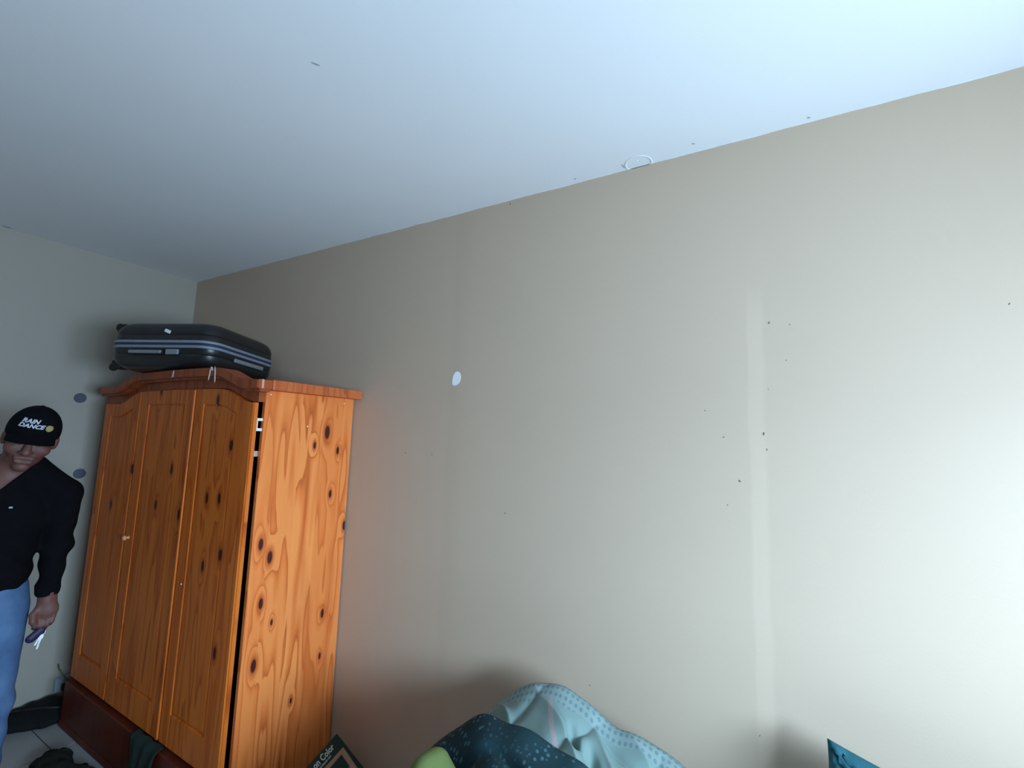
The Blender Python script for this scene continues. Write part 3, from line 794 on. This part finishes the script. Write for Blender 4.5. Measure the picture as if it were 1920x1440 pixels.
# black soft bag flat on the tiles
def lump(name, lo, hi, h_, prims, mat, parent=None, floor=0.002, noise_=None):
    F_ = Field(lo, hi, h_)
    for (c, r_) in prims: F_.ell(c, r_, .03)
    if noise_ is not None:
        s, P = F_.pts(lo, hi); F_.F[s] += noise_(P).astype(np.float32)
    F_.sub(lambda P: P[..., 2] - floor, lo, (hi[0], hi[1], floor), .001)
    return F_.build(name, mat, parent)
wr3 = lambda a, sc: (lambda P: a * (np.sin(P[..., 0] * sc + 2 * np.sin(P[..., 1] * sc * .7)) * np.cos(P[..., 1] * sc * 1.1 + P[..., 2] * sc) ))
BLACKC = plain('black_cloth', (.004, .005, .005), .9, sc=40, var=.3)
bag = empty('holdall', (-3.56, 1.07, 0)); tag(bag, 'flat black holdall lying on the tiles against the pale wall', 'bag')
lump('bag_body', (-.22, -.20, -.02), (.24, .24, .14), .008, [((-.05, -.03, .02), (.11, .12, .045)), ((.02, .04, .02), (.10, .11, .045)), ((-.06, .06, .025), (.09, .10, .045))], BLACKC, bag, noise_=wr3(.006, 38))
tube('strap', [(-.10, -.09, .055), (-.04, -.04, .068), (.03, .03, .070), (.08, .10, .058)], .008, BLACKP, bag, 8)
DKF = plain('dark_olive_fleece', (.008, .009, .006), .95, sc=60, var=.4, bump=.4)
o = lump('crumpled_garment', (-.24, -.20, -.02), (.26, .22, .16), .007, [((-.06, .02, .03), (.10, .07, .05)), ((.04, -.02, .03), (.11, .08, .055)), ((.12, .05, .02), (.08, .07, .04))], DKF, noise_=wr3(.009, 60))
o.location = (-2.95, .965, 0); tag(o, 'dark olive fleece garment crumpled on the tiles in front of the wardrobe', 'clothing')
# cloth hanging out below the doors, over the plinth
DGC = plain('dark_green_cloth', (.012, .024, .018), .9, sc=30, var=.3)
V, F_ = [], []
cols_, rows_ = 26, 18
for i in range(cols_ + 1):
    for j in range(rows_ + 1):
        s_, t_ = i / cols_, j / rows_
        V.append((-2.475 + (s_ - .5) * (.25 - .09 * t_) + .012 * t_ * math.sin(7 * s_), 1.114 + .004 * math.sin(s_ * 17 + t_ * 2) - .012 * t_ + .028 * (1 - min(1, t_ / .12)) ** 2, .242 - (.150 + .02 * math.sin(s_ * 5)) * t_))
n0 = len(V)
V += [(x, y + .006, z) for x, y, z in V]
for q in range(2):
    for i in range(cols_):
        for j in range(rows_):
            a = q * n0 + i * (rows_ + 1) + j; f_ = (a, a + 1, a + rows_ + 2, a + rows_ + 1); F_.append(f_ if q == 0 else f_[::-1])
rim = [i * (rows_ + 1) for i in range(cols_ + 1)] + [cols_ * (rows_ + 1) + j for j in range(1, rows_ + 1)] + [i * (rows_ + 1) + rows_ for i in range(cols_ - 1, -1, -1)] + [j for j in range(rows_ - 1, 0, -1)]
F_ += [(rim[k], rim[(k + 1) % len(rim)], rim[(k + 1) % len(rim)] + n0, rim[k] + n0) for k in range(len(rim))]
o = pymesh('hanging_cloth', V, F_, DGC, None, smooth=True); tag(o, 'dark green cloth hanging below the middle wardrobe door over the base', 'cloth')
o = lump('plastic_bag', (-.10, -.10, -.02), (.10, .10, .22), .006, [((0, 0, .07), (.052, .038, .085)), ((.01, .0, .14), (.03, .025, .045))], plain('pale_plastic_film', (.40, .42, .48), .4), noise_=wr3(.006, 90))
o.location = (-2.415, 1.035, 0); tag(o, 'small pale plastic bag standing on the floor below the hanging green cloth', 'plastic bag')

# ================================================================== person
man = empty('person', (-2.807, .688, 0), math.atan2(.971, .238))
tag(man, 'man in black cap, black V-neck jumper and blue jeans standing at the left edge', 'person')
SKIN = None
def skin():
    t = NT('brown_skin', .55, .35)
    n = t.noise(sc=22, detail=4)
    t.base(t.mix(n, (.115, .046, .035), (.165, .070, .054))); t.b.inputs['Subsurface Weight'].default_value = .0
    t.bump(t.noise(sc=90, detail=3), .25, .003); return t.m
SKIN = skin()
HC = Vector((.012, -.005, 1.572))
HM = Matrix.Rotation(math.radians(9), 4, 'Y') @ Matrix.Rotation(math.radians(14), 4, 'X')
def hp(x, y, z): return tuple(HC + HM @ Vector((x, y, z)))
B = -.060      # body axis
body = Field((-.40, -.22, -.01), (.26, .22, 1.76), .0048)
f_ = body
f_.ell(hp(0, .016, .028), (.075, .094, .104), .02, HM)
f_.ell(hp(0, -.018, -.048), (.060, .068, .074), .03, HM)
f_.ell(hp(0, -.072, -.104), (.026, .022, .020), .02, HM)
for s in (-1, 1):
    f_.ell(hp(s * .042, -.058, -.028), (.030, .028, .028), .02, HM)
    f_.ell(hp(s * .078, .014, -.008), (.012, .021, .033), .006, HM)
f_.cone(hp(-.034, -.068, .026), hp(.034, -.068, .026), .013, .013, .012)
for s in (-1, 1):
    f_.ell(hp(s * .032, -.102, .008), (.018, .016, .011), .008, HM, sub=True)
    f_.ell(hp(s * .032, -.080, .006), (.014, .013, .012), .003, HM)
f_.cone(hp(0, -.090, .012), hp(0, -.112, -.030), .010, .0155, .010)
for s in (-1, 1): f_.ell(hp(s * .015, -.100, -.036), (.010, .012, .009), .006, HM)
f_.cone(hp(-.024, -.087, -.062), hp(.024, -.087, -.062), .009, .009, .010)
f_.cone(hp(-.020, -.086, -.078), hp(.020, -.086, -.078), .009, .009, .010)
f_.sub(lambda P: np.linalg.norm((P - np.array(hp(0, -.104, -.069))) @ np.array(HM.to_3x3()) / np.array([.028, .018, .0032]), axis=-1) * .004 - .004, np.array(hp(0, -.104, -.069)) - .03, np.array(hp(0, -.104, -.069)) + .03, .004)
f_.cone(hp(0, .028, -.05), (B + .01, .035, 1.40), .056, .060, .03)
# torso under the clothes
f_.ell((B, .03, 1.25), (.155, .095, .18), .03); f_.ell((B, .018, 1.04), (.118, .095, .17), .04); f_.ell((B, .02, .90), (.118, .095, .11), .04)
for s in (-1, 1):
    sh = (B + s * .195, .025, 1.325)
    f_.cone((B + s * .05, .035, 1.415), sh, .045, .050, .03)
f_.chain([(.138, .022, 1.320), (.146, .030, 1.105), (.130, -.022, .915), (.130, -.030, .880)], [.048, .037, .026, .025], .02)
f_.chain([(B - .198, .022, 1.320), (B - .215, .030, 1.105), (B - .205, -.022, .915), (B - .205, -.030, .880)], [.048, .037, .026, .025], .02)
for s, hx_ in ((1, .004), (-1, -.124)):
    f_.chain([(hx_, .02, .86), (hx_ + s * .004, .0, .49), (hx_, .03, .09)], [.070, .048, .036], .03)
    f_.cone((hx_, .035, .05), (hx_ + s * .01, -.10, .03), .034, .022, .02)
def hand(cx_, s):
    """hanging half-closed hand; s=+1 thumb towards -x"""
    f_.cone((cx_, -.030, .885), (cx_ + .002, -.034, .835), .027, .033, .02, .62)
    f_.ell((cx_ + .002, -.034, .842), (.036, .019, .034), .012)
    for (ox, L_, r_) in ((-.026, .92, .0090), (-.008, 1.05, .0095), (.010, 1.0, .0092), (.027, .80, .0080)):
        a = (cx_ + s * ox, -.036, .822); b = (cx_ + s * ox * .95 - s * .004, -.044, .822 - .040 * L_); c = (cx_ + s * ox * .9 - s * .006, -.022, .822 - .058 * L_); d = (cx_ + s * ox * .9 - s * .006, -.003, .822 - .046 * L_)
        f_.chain([a, b, c, d], [r_ * 1.15, r_, r_ * .95, r_ * .85], .004)
    f_.chain([(cx_ - s * .020, -.036, .862), (cx_ - s * .040, -.048, .832), (cx_ - s * .038, -.052, .805), (cx_ - s * .028, -.048, .784)], [.013, .0115, .0105, .009], .008)
hand(.134, 1); hand(B - .203, -1)
body.build('body', SKIN, man)

# jumper
jf = Field((-.42, -.22, .88), (.27, .24, 1.55), .0056)
jf.ell((B, .03, 1.245), (.172, .118, .20), .03); jf.ell((B, .012, 1.045), (.136, .122, .20), .05)
for s in (-1, 1): jf.cone((B + s * .052, .035, 1.425), (B + s * .198, .025, 1.322), .062, .064, .03)
jf.cone((B + .015, .035, 1.44), (B, .03, 1.36), .074, .085, .03)
jf.cone((.030, .030, 1.455), (.130, .025, 1.335), .050, .060, .03)
jf.chain([(.138, .022, 1.315), (.140, .030, 1.105), (.130, -.018, .935), (.130, -.030, .870)], [.066, .052, .036, .032], .02)
jf.chain([(B - .198, .022, 1.315), (B - .215, .030, 1.105), (B - .205, -.018, .935), (B - .205, -.030, .870)], [.066, .052, .036, .032], .02)
s_, P_ = jf.pts((-.42, -.22, .88), (.27, .24, 1.55))
x_, y_, z_ = P_[..., 0], P_[..., 1], P_[..., 2]
jf.F += (.0035 * np.sin(z_ * 70 + 3 * np.sin(x_ * 24 + y_ * 9)) * np.clip((1.30 - z_) / .2, 0, 1) + .002 * np.sin(x_ * 60 + z_ * 40)).astype(np.float32)
jf.F = np.maximum(jf.F, (.930 + .02 * np.sin(x_ * 9) + np.where(x_ > .088, -.10, 0) + np.where(x_ < -.21, -.10, 0) - z_).astype(np.float32))   # hem and cuffs
jf.F = np.maximum(jf.F, (.898 - z_).astype(np.float32))
wedge = (z_ - (1.335 + 1.12 * np.abs(x_ + .078))) * .66
wedge = np.minimum(wedge, .055 - y_)
jf.F = np.maximum(jf.F, wedge.astype(np.float32))
jf.F = np.maximum(jf.F, (z_ - 1.502).astype(np.float32))
BLACKK = plain('black_knit', (.0035, .0035, .0045), .9, .08, sc=25, var=.3, bump=.15)
jm = jf.build('jumper', BLACKK, man)
lg = box('chest_logo', -.052, -.030, -.003, .003, -.003, .003, plain('pale_logo_thread', (.35, .36, .42), .7), jm, .001, 1)
lg.scale = (.5, 1, 1.2); lg.location = (.004, -.0865, 1.292)

# jeans
jn = Field((-.30, -.18, .05), (.14, .20, 1.05), .006)
jn.ell((B, .018, .93), (.133, .115, .13), .04)
for s, hx_ in ((1, .004), (-1, -.124)):
    jn.chain([(hx_, .02, .86), (hx_ + s * .006, -.002, .49), (hx_, .03, .075)], [.080, .062, .052], .03)
s_, P_ = jn.pts((-.30, -.18, .05), (.14, .20, 1.05)); x_, y_, z_ = P_[..., 0], P_[..., 1], P_[..., 2]
jn.F += (.003 * np.sin(z_ * 55 + 4 * np.sin(x_ * 30)) * np.clip((.7 - z_) / .3, 0.15, 1)).astype(np.float32)
jn.F = np.maximum(jn.F, np.maximum(z_ - .99, .065 - z_).astype(np.float32))
def denim():
    t = NT('blue_denim', .85, .2)
    n = t.noise(sc=6, detail=3)
    c = t.mix(t.range(n, .35, .7), (.035, .085, .19), (.09, .17, .31))
    c = t.mix(t.math('MULTIPLY', t.noise(t.scale((300, 300, 60)), sc=1, detail=1), .3), c, (.15, .22, .33))
    t.base(c); t.bump(t.noise(sc=350, detail=1), .2, .001); return t.m
jn.build('jeans', denim(), man)
for s, hx_ in ((1, .004), (-1, -.124)):
    sf = Field((hx_ - .08, -.20, -.005), (hx_ + .08, .12, .13), .006)
    sf.cone((hx_, .045, .045), (hx_ + s * .012, -.115, .035), .046, .040, .02); sf.cone((hx_, .035, .09), (hx_, .035, .05), .045, .048, .02)
    sf.sub(lambda P: P[..., 2], (hx_ - .1, -.25, -.1), (hx_ + .1, .2, .002), .001)
    sf.build('shoe', BLACKP, man)

# cap: crown, curved peak, button, lettering and badge
cap = None
CR = (.0865, .106, .108); CC = (0, .012, .036)
cf = Field((-.16, -.16, 1.50), (.19, .16, 1.76), .0048)
cf.ell(hp(*CC), CR, .005, HM); cf.ell(hp(0, -.030, .072), (.074, .070, .068), .02, HM)
HMi = np.array(HM.to_3x3())
s_, P_ = cf.pts((-.16, -.16, 1.50), (.19, .16, 1.76)); Q_ = (P_ - np.array(HC)) @ HMi
cf.F = np.maximum(cf.F, (.018 + .010 * (Q_[..., 1] / .1) - Q_[..., 2]).astype(np.float32))
seam = np.abs(np.sin(3 * np.arctan2(Q_[..., 0], Q_[..., 1] - .012)))
cf.F += (.0018 * np.exp(-(seam / .05) ** 2) * (Q_[..., 2] > .05)).astype(np.float32)
CAPM = plain('black_cap_cotton', (.004, .004, .0055), .9, .08, sc=60, var=.25, bump=.15)
cap = cf.build('cap', CAPM, man)
V, F_ = [], []
nu, nv = 28, 12
for q in range(2):
    for i in range(nu + 1):
        for j in range(nv + 1):
            a = math.radians(-62 + 124 * i / nu); t_ = j / nv
            rx = .084; x0_, y0_ = rx * math.sin(a), .010 - .100 * math.cos(a)
            ext = .066 * math.cos(a * .95) ** .8
            x1_, y1_ = x0_ * (1 + .03 * t_), y0_ - ext * t_
            z1_ = .040 - .012 * (abs(x1_) / .07) ** 2 - .020 * t_ - (.0035 if q else 0)
            V.append(hp(x1_, y1_, z1_))
m_ = (nu + 1) * (nv + 1)
for q in range(2):
    for i in range(nu):
        for j in range(nv):
            a = q * m_ + i * (nv + 1) + j; f4 = (a, a + 1, a + nv + 2, a + nv + 1); F_.append(f4[::-1] if q else f4)
rim = [i * (nv + 1) for i in range(nu + 1)] + [nu * (nv + 1) + j for j in range(1, nv + 1)] + [i * (nv + 1) + nv for i in range(nu - 1, -1, -1)] + [j for j in range(nv - 1, 0, -1)]
F_ += [(rim[k], rim[k] + m_, rim[(k + 1) % len(rim)] + m_, rim[(k + 1) % len(rim)]) for k in range(len(rim))]
pymesh('peak', V, F_, CAPM, cap, smooth=True)
bm = bmesh.new(); lathe(bm, [(.008, 0), (.008, .003), (.004, .006)], 14, Matrix.Translation(HC) @ HM @ Matrix.Translation((0, .012, .142)))
bm_mesh('button', bm, CAPM, cap, smooth=True)
def cap_front(x, z):
    best = 0
    for c_, r_ in ((CC, CR), ((0, -.030, .072), (.074, .070, .068))):
        k = 1 - ((x - c_[0]) / r_[0]) ** 2 - ((z - c_[2]) / r_[2]) ** 2
        if k > 0: best = min(best, c_[1] - r_[1] * math.sqrt(k))
    return best
THREAD = plain('white_embroidery', (.50, .52, .58), .7)
for body_, px, pz in (('RAIN', -.020, .0985), ('DANCE', -.014, .0790)):
    vs_, fs_ = text_mesh(body_, .0225, .28, .0009, 3)
    bm = bmesh.new()
    bv = [bm.verts.new((v.x, v.y, 0)) for v in vs_]
    for fc in fs_:
        try: bm.faces.new([bv[i] for i in fc])
        except ValueError: pass
    bmesh.ops.triangulate(bm, faces=bm.faces)
    bmesh.ops.solidify(bm, geom=bm.faces[:], thickness=.0012)
    for v in bm.verts:
        x_, z_, dpt = px + v.co.x, pz + v.co.y, v.co.z
        v.co = Vector(hp(x_, cap_front(x_, z_) - .0022 + dpt, z_))
    bm_mesh('cap_lettering', bm, THREAD, cap)
bm = bmesh.new(); bx_, bz_ = .042, .076
for (r_, h_, cnt) in ((.0135, .003, 26),):
    ctr = Vector((bx_, cap_front(bx_, bz_) - .001, bz_)); nrm = Vector((bx_ / .074 ** 2, (ctr.y + .03) / .07 ** 2, (bz_ - .072) / .068 ** 2)).normalized()
    Mq = Matrix.Translation(HC) @ HM @ Matrix.Translation(ctr) @ nrm.to_track_quat('Z', 'Y').to_matrix().to_4x4()
    lathe(bm, [(r_, -.002), (r_, .0015), (r_ * .86, .0026), (r_ * .80, .0014), (r_ * .3, .0014), (r_ * .1, .0030)], cnt, Mq)
GOLD = plain('dull_gold_embroidery', (.34, .30, .11), .6, sc=150, var=.4)
o = bm_mesh('cap_badge', bm, GOLD, cap); o['label'] = 'round dull gold badge'

# keys in the hand
kz = empty('key_bunch', tuple(man.matrix_basis @ Vector((.118, -.040, .70))), man.rotation_euler.z)
tag(kz, 'bunch of keys with dark purple fob hanging from the man\'s hand', 'keys')
FOB = plain('dark_purple_leather', (.020, .012, .05), .5, sc=40, var=.3)
KEY = plain('bright_steel_key', (.80, .81, .80), .35, .5, metal=.15, var=.02)
ff = Field((-.05, -.03, -.01), (.05, .03, .08), .003)
ff.cone((.002, .0, .056), (-.020, -.004, .034), .016, .017, .01, .55); ff.cone((.012, 0, .062), (.002, .0, .050), .010, .014, .01, .6)
ff.build('key_fob', FOB, kz)
bm = bmesh.new()
ring = [(.012 + .011 * math.cos(2 * math.pi * i / 20), .0, .050 + .011 * math.sin(2 * math.pi * i / 20)) for i in range(21)]
add_tube(bm, ring, .0012, 6, False); bm_mesh('key_ring', bm, KEY, kz, smooth=True)
for (a, b) in (((.013, -.003, .046), (-.006, -.006, .003)), ((.013, -.006, .044), (.002, -.009, -.013))):
    a, b = Vector(a), Vector(b); d_ = (b - a).normalized(); n_ = Vector((0, 1, 0)); w_ = d_.cross(n_)
    bm = bmesh.new()
    out = [(0, -.005), (.005, -.0085), (.014, -.0085), (.019, -.0040), (.95, -.0036), (1, .0), (.95, .0036), (.70, .0036), (.68, .0024), (.55, .0024), (.53, .0040), (.019, .0040), (.014, .0085), (.005, .0085), (0, .005)]
    Lk = (b - a).length
    pts2 = [(s if s < .1 else s * Lk, t_ * .75) for s, t_ in out]
    A_ = [bm.verts.new(a + d_ * s + w_ * t_ - n_ * .001) for s, t_ in pts2]; B_ = [bm.verts.new(a + d_ * s + w_ * t_ + n_ * .001) for s, t_ in pts2]
    m_ = len(A_); bm.faces.new(A_); bm.faces.new(B_[::-1])
    for i in range(m_): bm.faces.new((A_[i], B_[i], B_[(i + 1) % m_], A_[(i + 1) % m_]))
    bm_mesh('key', bm, KEY, kz)
